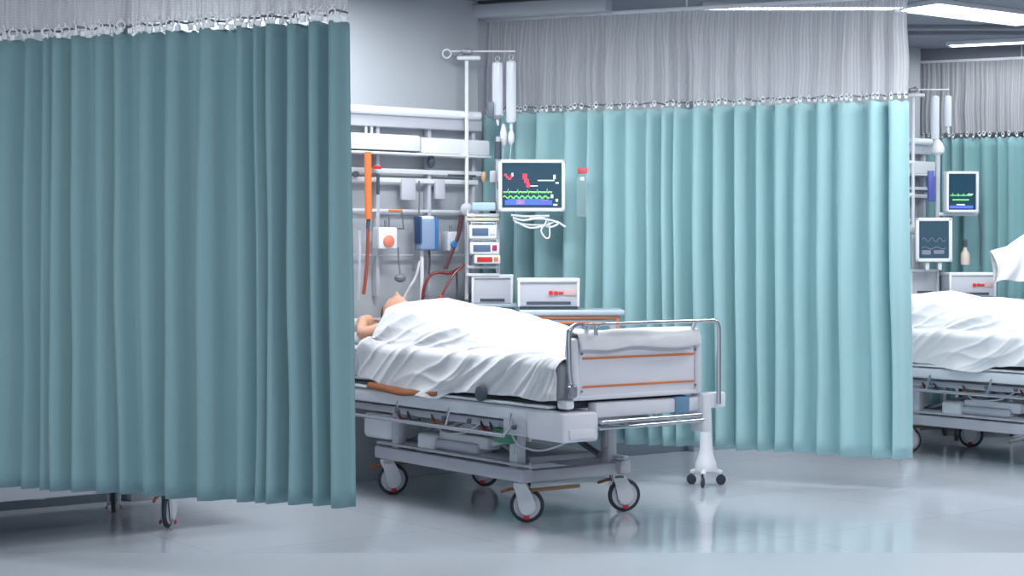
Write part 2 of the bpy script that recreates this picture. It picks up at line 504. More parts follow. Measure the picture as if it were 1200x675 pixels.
# ------------------------------------------------------------------ the hospital bed (local +x foot, +y far side)
def caster(parent, x, y, ang):
    r = empty('caster', (x, y, 0), ang); r.parent = parent
    # wheel in the local xz plane, trailing behind the stem
    t = MB().ring((-.035, 0, .088), (0, 1, 0), .076, .012, 28, 8); t.build('tyre', M_RUBBER, r)
    t = MB().lathe((-.035, -.012, .088), (0, 1, 0), [(.068, 0), (.070, .008), (.070, .016), (.068, .024)], 28); t.build('wheel_disc', M_PALE, r)
    # teardrop cover
    h = MB(); P = []
    for i in range(15):
        a = math.radians(-35 + 250 * i / 14)
        P.append((-.035 + .052 * math.cos(a), .088 + .052 * math.sin(a)))
    P = [(.03, .215), (-.03, .215)] + P[4:]
    P = [(.034, .20)] + [(-.030, .20), (-.060, .150), (-.078, .105), (-.080, .075), (-.062, .050), (-.035, .040), (-.010, .048), (.004, .075), (.012, .12)]
    h.prism(P, 'y', -.034, -.020); h.prism(P, 'y', .020, .034)
    h.box(-.035, .034, -.034, .034, .17, .205, .01)
    h.tube([(0, 0, .19), (0, 0, .25)], .022, 12)
    h.build('wheel_cover', M_WHITE, r)
    m = MB().box(-.055, -.015, -.041, -.034, .020, .040, .004); m.box(-.05, -.02, .034, .041, .020, .040, .004); m.build('brake_mark', M_RED, r)
    p = MB().tube([(.0, -.03, .17), (.05, -.035, .165), (.10, -.035, .15)], .008, 8); p.build('brake_pedal', M_RUST, r)
    return r

def make_bed():
    r = empty('hospital_bed', (-.025, 9.497, 0), RZ_BED)
    for (x, y, a) in ((.55, -.32, 4.02), (.55, .32, 4.25), (-.72, -.32, 4.3), (-.72, .32, 3.7)):
        caster(r, x, y, a)
    b = MB()
    for y in (-.32, .32):
        b.box(-.80, .62, y - .035, y + .035, .205, .275, .012)
        b.box(-.80, .62, y - .02, y + .02, .285, .30, .004)
    for x in (-.72, -.1, .55):
        b.box(x - .035, x + .035, -.34, .34, .20, .262, .01)
    b.build('base_frame', M_GREY, r)
    for (x, y0, y1) in ((.60, -.29, .02), (-.77, -.29, .29)):
        MB().tube([(x, y0, .165), (x, y1, .165)], .010, 8).build('brake_bar', M_TAN, r)
    c = MB().box(-.60, .42, -.30, .30, .275, .31, .02); c.box(-.3, .15, -.31, -.20, .30, .36, .02); c.build('base_cover', M_PALE, r)
    for (x, y) in ((.50, -.30), (.50, .30), (-.62, -.30), (-.62, .30)):
        l = MB().box(x - .035, x + .035, y - .03, y + .03, .20, .50, .01)
        l.box(x - .022, x + .022, y - .036, y + .036, .34, .48, .006)
        l.build('lifting_column', M_PALE, r)
    for y in (-.24, .24):
        a = MB(); a.tube([(-.62, y, .30), (-.05, y, .47)], .018, 10); a.tube([(.50, y, .30), (-.05, y, .49)], .018, 10)
        a.lathe((-.05, y - .03, .48), (0, 1, 0), [(.03, 0), (.03, .06)], 16)
        a.build('scissor_arm', M_DSTEEL, r)
    s = MB()
    for y in (-.36, .36):
        s.box(-1.05, .92, y - .018, y + .018, .475, .515, .006)
    for x in (-.95, -.45, .1, .6):
        s.box(x - .018, x + .018, -.36, .36, .478, .512, .005)
    s.build('sub_frame', M_GREY, r)
    # actuator with a dark strap
    m = MB().box(-.40, -.24, -.33, -.22, .20, .385, .025, 3); m.box(-.24, .22, -.29, -.20, .33, .40, .015); m.tube([(.2, -.245, .365), (.46, -.245, .42)], .02, 12)
    mo = m.build('actuator', M_WHITE, r)
    MB().box(-.403, -.237, -.334, -.218, .275, .288, .004).build('strap', M_DARK, mo)
    for (x0, x1, z0, z1) in ((-.95, -.66, .31, .46),):
        MB().box(x0, x1, -.34, -.12, z0, z1, .03, 3).build('control_box', M_WHITE2, r)
    MB().box(.42, .56, -.40, -.34, .40, .475, .012).build('oxygen_clip', M_GREEN, r)
    # white deck rails
    d = MB()
    for y in (-.445, .445):
        d.box(-1.20, 1.02, y - .022, y + .022, .535, .605, .014, 3)
        d.box(-1.16, .98, y - .028, y + .028, .612, .626, .004)
    for x in (-1.15, -.5, .1, .7):
        d.box(x - .02, x + .02, -.43, .43, .56, .60, .006)
    d.build('deck_rail', M_WHITE, r)
    MB().box(-1.15, 1.0, -.41, .41, .607, .64, .01).build('mattress_platform', M_DARK, r)
    # folded guard rail under the deck, both sides
    for y in (-.475, .475):
        g = MB(); g.tube([(-.85, y, .455), (.62, y, .455)], .011, 10)
        g.tube([(-.85, y, .455), (-.92, y, .50), (-.92, y * .98, .57)], .009, 8); g.tube([(.62, y, .455), (.68, y, .50), (.68, y * .98, .57)], .009, 8)
        for x in (-.4, .1): g.tube([(x, y, .455), (x + .03, y * .98, .56)], .008, 8)
        g.build('guard_rail', M_STEEL, r)
    kn = MB().lathe((.46, -.468, .655), (0, -1, 0), [(.012, 0), (.014, .015), (.036, .018), (.04, .028), (.038, .042), (.02, .048)], 22)
    kn.build('release_knob', M_DARK, r)
    for x in (-.35, .1, .33, .72):
        MB().lathe((x, -.476, .505), (0, -1, 0), [(.014, 0), (.014, .012), (.008, .018)], 12).build('bolt', M_DARK, r)
    # corner housing at the foot
    j = MB().box(.80, 1.10, -.47, -.25, .455, .60, .018, 3); j.box(.84, 1.115, -.44, -.28, .47, .52, .01)
    j.build('corner_housing', M_BOARD, r)
    MB().box(.60, .80, -.466, -.40, .46, .555, .012).build('hand_control', M_PALE, r)
    # foot end
    f = MB(); f.box(1.062, 1.098, -.375, .375, .665, .925, .015, 3)
    f.box(1.052, 1.108, -.415, -.375, .655, .955, .014, 3); f.box(1.052, 1.108, .375, .415, .655, .955, .014, 3)
    f.box(1.052, 1.108, -.38, .38, .925, .955, .012); f.box(1.052, 1.108, -.38, .38, .655, .68, .01)
    fo = f.build('footboard', M_BOARD, r)
    MB().box(1.099, 1.104, -.355, .36, .852, .862, .001).build('orange_stripe', M_ORANGE, fo)
    MB().box(1.099, 1.104, -.355, .36, .715, .725, .001).build('orange_stripe', M_ORANGE, fo)
    for y in (-.365, .365):
        for z in (.70, .88): MB().lathe((1.108, y, z), (1, 0, 0), [(.007, 0), (.006, .004)], 10).build('screw', M_DSTEEL, fo)
    # white shelf and steel bars below the footboard
    MB().box(1.03, 1.10, -.27, .40, .565, .64, .012).build('foot_shelf', M_BOARD, r)
    MB().box(1.06, 1.108, .235, .33, .555, .645, .008).build('blue_latch', mat('blue_grey_latch', (.16, .30, .45), .4), r)
    t = MB(); t.tube([(1.115, -.25, .545), (1.115, .40, .548)], .011, 10); t.tube([(1.10, -.25, .515), (1.12, .1, .518), (1.12, .44, .522)], .010, 10)
    t.build('foot_bar', M_STEEL, r)
    bb = MB().box(1.03, 1.13, .40, .46, .46, .655, .012); bb.box(1.04, 1.10, .45, .585, .575, .655, .012); bb.build('corner_bumper', M_WHITE2, r)
    # bent steel tube round the foot end
    def arc(pts, n=6): return catmull([Vector(p) for p in pts], n)
    X = 1.135
    t = MB()
    P = [(X - .02, -.43, .72), (X - .02, -.445, .80), (X - .02, -.45, .97), (X - .02, -.438, 1.0), (X - .02, -.41, 1.018), (X - .02, -.38, 1.022)]
    t.tube(arc(P), .0125, 10)
    t.tube(arc([(X, -.30, .97), (X, -.30, 1.005), (X, -.28, 1.02), (X, -.25, 1.024)]), .010, 10)
    t.tube([(X, -.38, 1.022), (X, .0, 1.024), (X, .44, 1.024)], .010, 10)
    t.tube(arc([(X, .44, 1.024), (X, .475, 1.02), (X, .495, .995), (X, .50, .96), (X, .50, .80), (X, .50, .60)]), .0125, 10)
    t.tube([(X, .34, 1.02), (X - .04, .345, .955)], .010, 8); t.tube([(X, -.34, 1.02), (X - .04, -.345, .955)], .010, 8)
    t.build('foot_handle', M_STEEL, r)
    MB().lathe((X - .02, -.43, .675), (0, 0, 1), [(.02, 0), (.026, .01), (.026, .05), (.016, .06)], 14).build('handle_socket', M_DSTEEL, r)
    k = MB().box(1.02, 1.10, -.45, -.40, .615, .66, .012); k.build('corner_catch', M_WHITE2, r)
    # head end
    h = MB(); h.box(-1.235, -1.20, -.42, .42, .60, .98, .02, 3); h.tube([(-1.215, -.40, .60), (-1.215, -.40, .50)], .015); h.tube([(-1.215, .40, .60), (-1.215, .40, .50)], .015)
    h.build('headboard', M_PALE, r)
    # hanging cables beneath
    cb = MB(); cb.tube([(.55, -.38, .46), (.60, -.36, .40), (.72, -.30, .38), (.9, -.2, .46)], .006, 6, smooth=6)
    cb.build('cable', M_PALE, r); cb = MB()
    cb.tube([(-.2, -.33, .47), (-.1, -.36, .41), (.1, -.36, .42), (.2, -.33, .47)], .005, 6, smooth=6)
    cb.build('cable', M_PALE, r)
    for (x, c) in ((-.52, M_MAROON), (-.42, M_DARK), (-.18, M_RUST), (.28, M_MAROON), (.36, M_DARK)):
        q = MB(); q.tube([(x, -.37, .50), (x + .03, -.385, .47), (x + .06, -.38, .45), (x + .12, -.37, .46)], .008, 6, smooth=4)
        q.build('hose_end', c, r)
    return r

def make_mattress():
    m = MB().box(-1.16, 1.035, -.43, .43, .642, .84, .05, 4)
    m.tube([(-1.1, -.43, .66), (.98, -.43, .66)], .006, 6); m.tube([(-1.1, -.43, .82), (.98, -.43, .82)], .006, 6)
    return m.build('mattress', M_MATT)

def grid_mesh(name, rows, m, thick=.004, sub=0):
    bm = bmesh.new(); V = [[bm.verts.new(p) for p in row] for row in rows]
    for i in range(len(V) - 1):
        for j in range(len(V[0]) - 1):
            f = bm.faces.new((V[i][j], V[i + 1][j], V[i + 1][j + 1], V[i][j + 1])); f.smooth = True
    bmesh.ops.recalc_face_normals(bm, faces=bm.faces[:])
    me = bpy.data.meshes.new(name); bm.to_mesh(me); bm.free()
    o = bpy.data.objects.new(name, me); COL.objects.link(o); me.materials.append(m)
    if thick:
        s = o.modifiers.new('t', 'SOLIDIFY'); s.thickness = thick; s.offset = 0
    if sub:
        s = o.modifiers.new('s', 'SUBSURF'); s.levels = s.render_levels = sub
    return o

def lerp_table(x, T):
    if x <= T[0][0]: return T[0][1]
    for (a, b), (c, d) in zip(T, T[1:]):
        if x <= c:
            t = (x - a) / (c - a); t = t * t * (3 - 2 * t)
            return b + (d - b) * t
    return T[-1][1]

def crest(p, sharp=1.6):
    """rounded valleys with narrow crests, 0..1"""
    return (1 - abs(math.sin(p))) ** sharp

def sheet_rows(NX=230, NV=210):
    BODY = ((-1.0, .19), (-.80, .225), (-.58, .247), (-.35, .215), (-.15, .212), (.05, .183), (.25, .155), (.45, .120), (.64, .118), (.72, .10), (.86, .03), (1.1, .012))
    HEM = ((-1.0, .675), (-.80, .665), (-.45, .632), (-.15, .600), (.02, .594), (.18, .640), (.30, .652), (1.1, .652))
    def base(x, y):
        c = -.03 + .01 * math.sin(x * 4)
        return .850 + lerp_table(x, BODY) * math.exp(-(abs(y - c) / .315) ** 3.2)
    rows = []
    for i in range(NX):
        u = i / (NX - 1)
        # profile of this slice, as points and arc lengths, near side to far side
        xm = -.90 + 1.945 * u
        hem = lerp_table(xm, HEM)
        prof = []
        R = .045
        for k in range(12): prof.append((-.452 - .012 * (1 - k / 11) , hem + (.805 - hem) * k / 11))
        for k in range(1, 7):
            a = math.pi / 2 * k / 6; prof.append((-.452 + R - R * math.cos(a), .805 + R * math.sin(a)))
        y0 = prof[-1][0]
        for k in range(1, 60):
            y = y0 + (-2 * y0) * k / 60; w_ = min(1, (y - y0) / .05, (-y0 - y) / .05)
            prof.append((y, .850 + (base(xm, y) - .850) * w_))
        for k in range(0, 7):
            a = math.pi / 2 * (1 - k / 6); prof.append((.452 - R + R * math.cos(a), .805 + R * math.sin(a)))
        for k in range(1, 8): prof.append((.452, .805 - .15 * k / 7))
        L = [0]
        for a, b in zip(prof, prof[1:]): L.append(L[-1] + math.hypot(b[0] - a[0], b[1] - a[1]))
        mid = next(l for (q, l) in zip(prof, L) if q[0] >= 0)
        row = []; k = 0
        for j in range(NV):
            l = L[-1] * j / (NV - 1)
            while k < len(L) - 2 and L[k + 1] < l: k += 1
            t = (l - L[k]) / max(1e-9, L[k + 1] - L[k])
            y = prof[k][0] + (prof[k + 1][0] - prof[k][0]) * t; z = prof[k][1] + (prof[k + 1][1] - prof[k][1]) * t
            k0, k1 = max(0, k - 1), min(len(prof) - 1, k + 2)
            ty, tz = prof[k1][0] - prof[k0][0], prof[k1][1] - prof[k0][1]; n_ = math.hypot(ty, tz)
            ny, nz = -tz / n_, ty / n_
            v = l - mid                       # across, negative on the near side
            # where the upper hem lies: pulled back from the bare near shoulder
            pull = .10 * max(0, min(1, (-v - .12) / .25)) + .02 * math.sin(v * 9)
            x = xm + pull * (1 - u) ** 3
            q = Vector((x, v, 0))
            w1 = noise.noise(q * 1.8 + Vector((3, 1, 7))); w2 = noise.noise(q * 4.3 + Vector((9, 4, 2))); w3 = noise.noise(q * 9 + Vector((1, 8, 5)))
            near = max(0, min(1, (-v - .15) / .35))
            # folds fanning out from the near foot post towards the head and the hem
            dx, dv = 1.10 - x, -(v + .16)
            rad = math.hypot(dx, dv); th = math.atan2(dv, dx)
            m1 = .55 + .9 * max(-.5, min(.5, noise.noise(q * 1.5 + Vector((6, 2, 1)))))
            m2 = .55 + .9 * max(-.5, min(.5, noise.noise(q * 1.7 + Vector((2, 9, 4)))))
            ph = th * 8.2 + .9 * w1 + .9 + rad * .9
            fan = (crest(ph, 2.6) * .75 + crest(ph * 2.1 + 1.0, 3) * .3) * min(1, rad / .45) * (.052 * near + .014) * m1
            ph = (x * .60 - v * .80) * 10.5 + 1.0 * w1 + .35
            sl = (crest(ph, 3.0) * .8 + crest(ph * 2.3 + .7, 3.2) * .3) * (.048 * near + .019) * max(0, min(1, (.65 - x) / .6)) * m2
            tp = crest((x * .85 + v * .55) * 13 + 1.4 * w1, 3) * .010 * (1 - .6 * near) * m1
            gather = .010 * crest(v * 26 + 2 * w2, 1.2) * max(0, (x - .80) / .25)
            dsp = fan + sl + tp + gather + .005 * w2 + .002 * w3
            dsp = max(-.002, dsp)
            # scalloped lower hem
            if j < 30: z += (1 - j / 30) * .016 * noise.noise(Vector((x * 5, 0, 3)))
            row.append((x, y + ny * dsp, z + nz * dsp))
        rows.append(row)
    return rows

def place(o, off=(0, 0)):
    o.location = (-.025 + off[0], 9.497 + off[1], 0); o.rotation_euler = (0, 0, RZ_BED); return o

bed = make_bed()
tag(bed, 'white height-adjustable hospital bed in the middle with orange-striped footboard', 'hospital bed', 'hospital beds')
OFF2 = (3.4, 2.1)
mattress = place(make_mattress()); tag(mattress, 'grey vinyl mattress under the white sheet on the middle bed', 'mattress', 'bed mattresses')
sheet = place(grid_mesh('bed_sheet', sheet_rows(), M_SHEET, .003))
tag(sheet, 'rumpled white sheet covering the patient on the middle bed', 'bed sheet', 'white bed sheets')

# bedding folded over the footboard
rows = []
for i in range(15):
    t = i / 14; row = []
    for j in range(61):
        y = -.40 + .79 * j / 60
        n = noise.noise(Vector((y * 6, t * 3, 5.0)))
        n2 = noise.noise(Vector((y * 16, t * 4, 1.0)))
        a = math.pi * t
        out = .052 + .014 * n
        x = 1.075 - .056 * math.cos(a) * (1.0 if t < .5 else 1.0) + .006 * n2
        z = .955 + .03 * math.sin(a) + .006 * n
        if t < .2: z -= .12 * (1 - t / .2)
        if t > .7: z -= (.055 + .03 * noise.noise(Vector((y * 4, 0, 3)))) * (t - .7) / .3
        z += .007 * math.sin(y * 9 + t * 14)
        row.append((x, y * (1 - .02 * t), z))
    rows.append(row)
fold = place(grid_mesh('blanket', rows, M_SHEET, .012, 1))
tag(fold, 'white blanket edge folded over the footboard of the middle bed', 'blanket')
# brown edge of the under blanket
rows = []
for i in range(40):
    x = -.66 + .70 * i / 39
    d = .018 * math.sin(math.pi * i / 39) + .004 * math.sin(x * 15)
    rows.append([(x, -.400, .648), (x, -.462 - .01 * math.sin(x * 6), .650 - d * .5), (x, -.488, .640 - d), (x, -.490, .615 - d)])
edge = place(grid_mesh('brown_blanket', rows, M_RUST, .010, 1))
tag(edge, 'brown blanket edge peeping out under the white sheet of the middle bed', 'blanket')

# pillow
rows = []
for i in range(25):
    row = []
    for j in range(25):
        a = -1 + 2 * i / 24; b_ = -1 + 2 * j / 24
        h = max(0, (1 - a ** 4) * (1 - b_ ** 4)) ** .45
        row.append((-.99 + .19 * a, -.02 + .33 * b_, .845 + .085 * h * (1 - .35 * math.exp(-((a * 1.0) ** 2 + (b_ * 2.2) ** 2) * 3)) + .004 * noise.noise(Vector((a * 4, b_ * 4, 2)))))
    rows.append(row)
bottom = [[(p[0], p[1], .842) for p in row] for row in rows]
pil = place(grid_mesh('pillow', rows, M_SHEET, .004))
tag(pil, 'white pillow beneath the head of the patient', 'pillow')

# patient
def make_head():
    """head lying face up; built upright (z up, -y face), then laid down"""
    bm = bmesh.new()
    bmesh.ops.create_uvsphere(bm, u_segments=40, v_segments=30, radius=1)
    for v in bm.verts:
        x, y, z = v.co
        X = x * .074; Y = y * .094; Z = z * .118
        if z < 0:
            k = 1 + .30 * z; X *= k
            if y > 0: Y *= 1 + .45 * z
            else: Y *= 1 + .08 * z
        f = max(0, -y)
        g = lambda cx, cz, sx, sz: math.exp(-((x - cx) / sx) ** 2 - ((z - cz) / sz) ** 2)
        if y < 0:
            Y -= .030 * g(0, -.20, .13, .17) + .012 * g(0, .0, .09, .22)     # nose
            Y -= .008 * g(0, -.50, .24, .08) - .006 * g(0, -.54, .26, .03)   # lips
            Y -= .012 * g(0, -.84, .26, .14)                                 # chin
            Y += .012 * (g(.38, .06, .2, .12) + g(-.38, .06, .2, .12))       # sockets
            Y -= .006 * (g(.38, .04, .12, .06) + g(-.38, .04, .12, .06))     # lids
            Y -= .006 * (g(.38, .24, .25, .07) + g(-.38, .24, .25, .07))     # brows
        v.co = (X, Y, Z)
    for sx in (-1, 1):
        r = bmesh.ops.create_uvsphere(bm, u_segments=14, v_segments=10, radius=1)
        for v in r['verts']:
            q = v.co.copy()
            v.co = (sx * (.074 + .008 * q.x * sx + .006), .008 + .020 * q.y + .004 * q.x, -.008 + .031 * q.z - (.004 if q.y < 0 else 0))
    return bm
body = bake(patient_body())
bm = bmesh.new(); bm.from_mesh(body.data)
hb = make_head()
HM = Matrix.Translation((-1.035, -.05, 1.018)) @ Matrix.Rotation(math.radians(-12), 4, 'Y') @ Matrix(((0, 0, -1, 0), (1, 0, 0, 0), (0, -1, 0, 0), (0, 0, 0, 1))) @ Matrix.Identity(4)
tmp = bpy.data.meshes.new('h'); hb.transform(HM); hb.to_mesh(tmp); hb.free(); bm.from_mesh(tmp)
# hands: palm, four fingers and a thumb each, at rest beside the hips
for sy, base, aim in ((-1, Vector((-1.09, -.255, .965)), Vector((-.55, .80, .1))), (1, Vector((-.24, .19, .905)), Vector((1, 0, 0)))):
    h = MB(); aim = aim.normalized(); up = Vector((0, 0, 1)); lat = up.cross(aim).normalized(); up = aim.cross(lat)
    W3 = lambda a, b, c: base + aim * a + lat * b + up * c
    h.tube([W3(-.02, 0, 0), W3(.02, 0, 0), W3(.09, 0, -.004)], [.028, .036, .036], 12)
    for q, (dy, L_) in enumerate(((-.028, .062), (-.010, .074), (.009, .070), (.027, .055))):
        h.tube([W3(.085, dy, 0), W3(.085 + L_ * .45, dy * 1.15, -.001), W3(.085 + L_ * .8, dy * 1.2, -.010), W3(.085 + L_, dy * 1.2, -.020)], [.0105, .0095, .0085, .0065], 8)
    h.tube([W3(.02, -sy * .028, .004), W3(.048, -sy * .048, .002), W3(.078, -sy * .054, -.002)], [.013, .011, .008], 8)
    t2 = bpy.data.meshes.new('hd'); h.bm.to_mesh(t2); h.bm.free(); bm.from_mesh(t2)
bmesh.ops.recalc_face_normals(bm, faces=bm.faces[:])
bm.to_mesh(body.data); bm.free()
rm = body.modifiers.new('r', 'REMESH'); rm.mode = 'VOXEL'; rm.voxel_size = .0055; rm.use_smooth_shade = True
smo = body.modifiers.new('s', 'SMOOTH'); smo.factor = .5; smo.iterations = 3
bake(body); body.data.materials.clear(); body.data.materials.append(M_SKIN)
for p in body.data.polygons: p.use_smooth = True
body.name = 'person'
place(body)
tag(body, 'patient lying under the white sheet with face and bare arm showing at the pillow', 'person')
# hospital gown following the body
gb = bmesh.new(); gb.from_mesh(body.data); gb.normal_update()
bmesh.ops.delete(gb, geom=[v for v in gb.verts if not (-.70 < v.co.x < .15)], context='VERTS')
for v in gb.verts: v.co += v.normal * .005
gm = bpy.data.meshes.new('gown'); gb.to_mesh(gm); gb.free(); gm.materials.append(mat('pale_gown', (.55, .65, .75), .8))
gw = bpy.data.objects.new('gown', gm); COL.objects.link(gw); gw.parent = body
# hair as a child
hb = bmesh.new(); bmesh.ops.create_uvsphere(hb, u_segments=32, v_segments=22, radius=1)
for v in hb.verts:
    x, y, z = v.co
    k = 1.06 + .03 * noise.noise(Vector((x * 5, y * 5, z * 5)))
    v.co = (x * .078 * k, (y * .096 * k) + .010, z * .120 * k + .004)
dele = [v for v in hb.verts if (v.co.y < .012 + .04 * max(0, -v.co.z / .05) and v.co.z < .055) or (v.co.y < -.05 and v.co.z < .085) or v.co.z < -.07]
bmesh.ops.delete(hb, geom=dele, context='VERTS')
hb.transform(HM)
me = bpy.data.meshes.new('hair'); hb.to_mesh(me); hb.free(); me.materials.append(M_HAIR)
for p in me.polygons: p.use_smooth = True
ho = bpy.data.objects.new('hair', me); COL.objects.link(ho); ho.parent = body
s = ho.modifiers.new('t', 'SOLIDIFY'); s.thickness = .006

# the far right bed and the bed behind the left curtain
bed2 = copy_tree(bed); place(bed2, OFF2); tag(bed2, 'white hospital bed at the right edge beyond the middle curtain')
m2 = copy_tree(mattress); place(m2, OFF2); tag(m2, 'grey vinyl mattress under the white sheet on the right-edge bed')
s2 = copy_tree(sheet); place(s2, OFF2); tag(s2, 'rumpled white sheet hanging over the right-edge bed')
bed0 = copy_tree(bed); bed0.location = (-2.343, 8.584, 0); bed0.rotation_euler = (0, 0, RZ_WALL); tag(bed0, 'hospital bed hidden behind the dark left curtain, only its wheels and base below the hem')
m0 = copy_tree(mattress); m0.location = (-2.343, 8.584, 0); m0.rotation_euler = (0, 0, RZ_WALL); tag(m0, 'grey vinyl mattress on the bed hidden behind the dark left curtain')

# ------------------------------------------------------------------ wheeled stand beyond the foot of the bed
p = px(829, 553, 10.25); 
ws = tag(empty('wheeled_stand', (p.x * .995, 10.27, 0), .9), 'white pedestal stand on small dark casters before the bright curtain', 'stand')
MB().lathe((0, 0, .09), (0, 0, 1), [(.062, 0), (.066, .015), (.060, .05), (.046, .09), (.038, .13), (.033, .30), (.032, .34)], 20).build('pedestal', M_WHITE2, ws)
MB().tube([(0, 0, .42), (0, 0, .50)], .03, 14).build('column', M_WHITE, ws)
for a in (200, 330, 90):
    a = math.radians(a); c, s_ = math.cos(a), math.sin(a)
    k = MB().tube([(c * .03, s_ * .03, .10), (c * .10, s_ * .10, .075)], .014, 8)
    k.build('foot_arm', M_WHITE2, ws)
    k = MB().lathe((c * .10 - s_ * .012, s_ * .10 + c * .012, .032), (s_, -c, 0), [(.018, 0), (.030, .004), (.030, .016), (.018, .020)], 16)
    k.tube([(c * .10, s_ * .10, .045), (c * .10, s_ * .10, .08)], .008, 8)
    k.build('caster', M_RUBBER, ws)
MB().box(-.07, .07, -.05, .05, .49, .53, .01).build('top_plate', M_WHITE, ws)

# ------------------------------------------------------------------ bed-head rail unit on the wall
hu = tag(empty('medical_rail_unit', BACK0 + D * .08, RZ_WALL), 'white medical supply rails on the wall above the middle bed head', 'wall rail unit', 'bed-head rail units')
def zz(y, d=10.75): return EYE - (y - HOR) / F_PX * d
k = MB().tube([(-.45, -.10, zz(134)), (.67, -.10, zz(134))], .026, 14); k.build('lamp_tube', mat('white_gloss_tube', (.88, .91, .96), .2), hu)
k = MB().box(-.45, .70, -.09, -.0, zz(152), zz(138), .008); k.build('lamp_housing', M_PALE, hu)
k = MB().box(-.45, .215, -.13, -.0, zz(179), zz(161), .012); k.box(.225, .73, -.13, -.0, zz(181), zz(163), .012); k.box(-.45, .73, -.15, -.0, zz(184), zz(181.5), .003)
k.build('supply_duct', M_WHITE2, hu)
for (s0, s1, y) in ((-.45, .71, 202), (-.45, .68, 212.5)):
    MB().box(s0, s1, -.075, -.055, zz(y + 3), zz(y - 2.5), .004).build('rail', M_WHITE2, hu)
MB().box(.45, .66, -.078, -.073, zz(206.5), zz(204), .001).build('rail_slot', M_DARK, hu)
MB().box(-.45, .70, -.055, -.035, zz(249.5), zz(246), .004).build('rail', M_WHITE, hu)
MB().box(-.45, .70, -.055, -.035, zz(300), zz(298), .003).build('rail', M_PALE, hu)
for s_ in (-.40, -.04, .33, .66):
    MB().box(s_ - .012, s_ + .012, -.055, 0, zz(346), zz(130), .004).build('upright', M_PALE, hu)
for s_ in (-.13, -.09):
    MB().tube([(s_, -.06, zz(160)), (s_, -.06, zz(137))], .009, 8).build('bracket', M_WHITE2, hu)
hu2 = copy_tree(hu); hu2.location = hu.location + U * 4.213; tag(hu2, 'white medical supply rails on the wall above the right-edge bed head')

def wall_tube(name, pts, r, m, label, cat, off=.2, smooth=6, group=None):
    o = MB().tube([wall_pt(x, y, off + (q[0] if q else 0)) for (x, y, *q) in pts], r, 8, smooth=smooth).build(name, m)
    return tag(o, label, cat, group)

# orange suction column with dark hose
r = tag(empty('suction_column', wall_pt(432, 345, .26)), 'bright orange suction tube running down into a dark red hose beside the pillow', 'tube')
b0 = wall_pt(432, 345, .26)
def rel(x, y, off=.26): return wall_pt(x, y, off) - b0
MB().tube([rel(431, 178), rel(431.5, 218), rel(432, 257)], .022, 14).build('orange_sleeve', M_ORTUBE, r)
MB().tube([rel(432, 255), rel(431, 268)], .012, 10).build('collar', M_DARK, r)
MB().tube([rel(431.5, 266), rel(430.5, 300), rel(428, 330), rel(426, 345)], .011, 8, smooth=5).build('hose', mat('brick_red_hose', (.33, .08, .05), .35), r)
wall_tube('hanging_rod', [(443, 204), (443, 228)], .010, M_DARK, 'short black rod hanging from the wall rail beside the orange tube', 'rod', .20, 0)
o = MB().lathe(wall_pt(505, 197, .17), (0, 0, 1), [(.008, 0), (.022, .015), (.026, .04), (.020, .065), (.008, .075)], 14).build('black_knob', M_DARK); tag(o, 'small black oval knob just under the thick white duct', 'knob')
o = MB().lathe(wall_pt(418, 204, .19), -D, [(.018, 0), (.02, .02), (.012, .03)], 14).build('black_knob', M_DARK); tag(o, 'small dark knob on the wall rail left of the orange tube', 'knob')
o = MB().box(-.025, .025, -.02, .02, -.01, .01, .005).build('red_clip', M_RED); o.location = wall_pt(442, 196, .2); tag(o, 'tiny pinkish red clip on the upper rail beside the orange tube', 'clip')

def gauge(x, y, w_, h_, body_m, dial_m, label, off=.22):
    p = wall_pt(x, y, off); g = tag(empty('flow_regulator', p, RZ_WALL), label, 'flow regulator', 'flow regulators on the wall rails')
    MB().box(-w_ / 2, w_ / 2, -.03, .05, -h_ / 2, h_ / 2, .01).build('body', body_m, g)
    MB().lathe((0, -.03, -h_ * .15), (0, -1, 0), [(w_ * .28, 0), (w_ * .28, .012), (w_ * .2, .018)], 18).build('dial', dial_m, g)
    MB().tube([(0, 0, h_ / 2), (0, 0, h_ / 2 + .04)], .01, 8).build('stem', M_DSTEEL, g)
    return g
gauge(452, 279, .13, .13, M_WHITE2, mat('salmon_dial', (.75, .22, .14), .4), 'white flow regulator with a salmon red dial above the pillow')
gauge(528, 283, .08, .12, M_PALE, M_BLUE, 'small grey regulator with a blue dial left of the infusion pole')
o = MB().tube([wall_pt(456, 247, .2), wall_pt(471, 247, .2)], .008, 8).build('orange_bracket', M_ORANGE); tag(o, 'thin orange bar bracket above the flow regulator', 'bracket')
wall_tube('wire_holder', [(456, 252), (456, 268), (473, 268), (471, 249)], .006, M_DSTEEL, 'bent grey wire holder hanging below the orange bar', 'wire holder', .2, 0)
# blue pump
p = wall_pt(498, 274, .22); g = tag(empty('drainage_canister', p, RZ_WALL), 'blue and grey drainage canister hanging in the middle of the wall rails', 'canister')
MB().box(-.055, .055, -.04, .05, -.10, .09, .015, 3).build('body', mat('blue_grey_plastic', (.26, .36, .52), .35), g)
MB().box(-.066, -.048, -.045, .03, -.06, .105, .008).build('side_clamp', mat('navy_plastic', (.02, .06, .16), .4), g)
MB().box(.048, .072, -.045, .03, -.10, .095, .008).build('side_grip', M_BLUE, g)
MB().box(-.04, .05, -.03, .03, .085, .108, .008).build('lid', M_WHITE2, g)
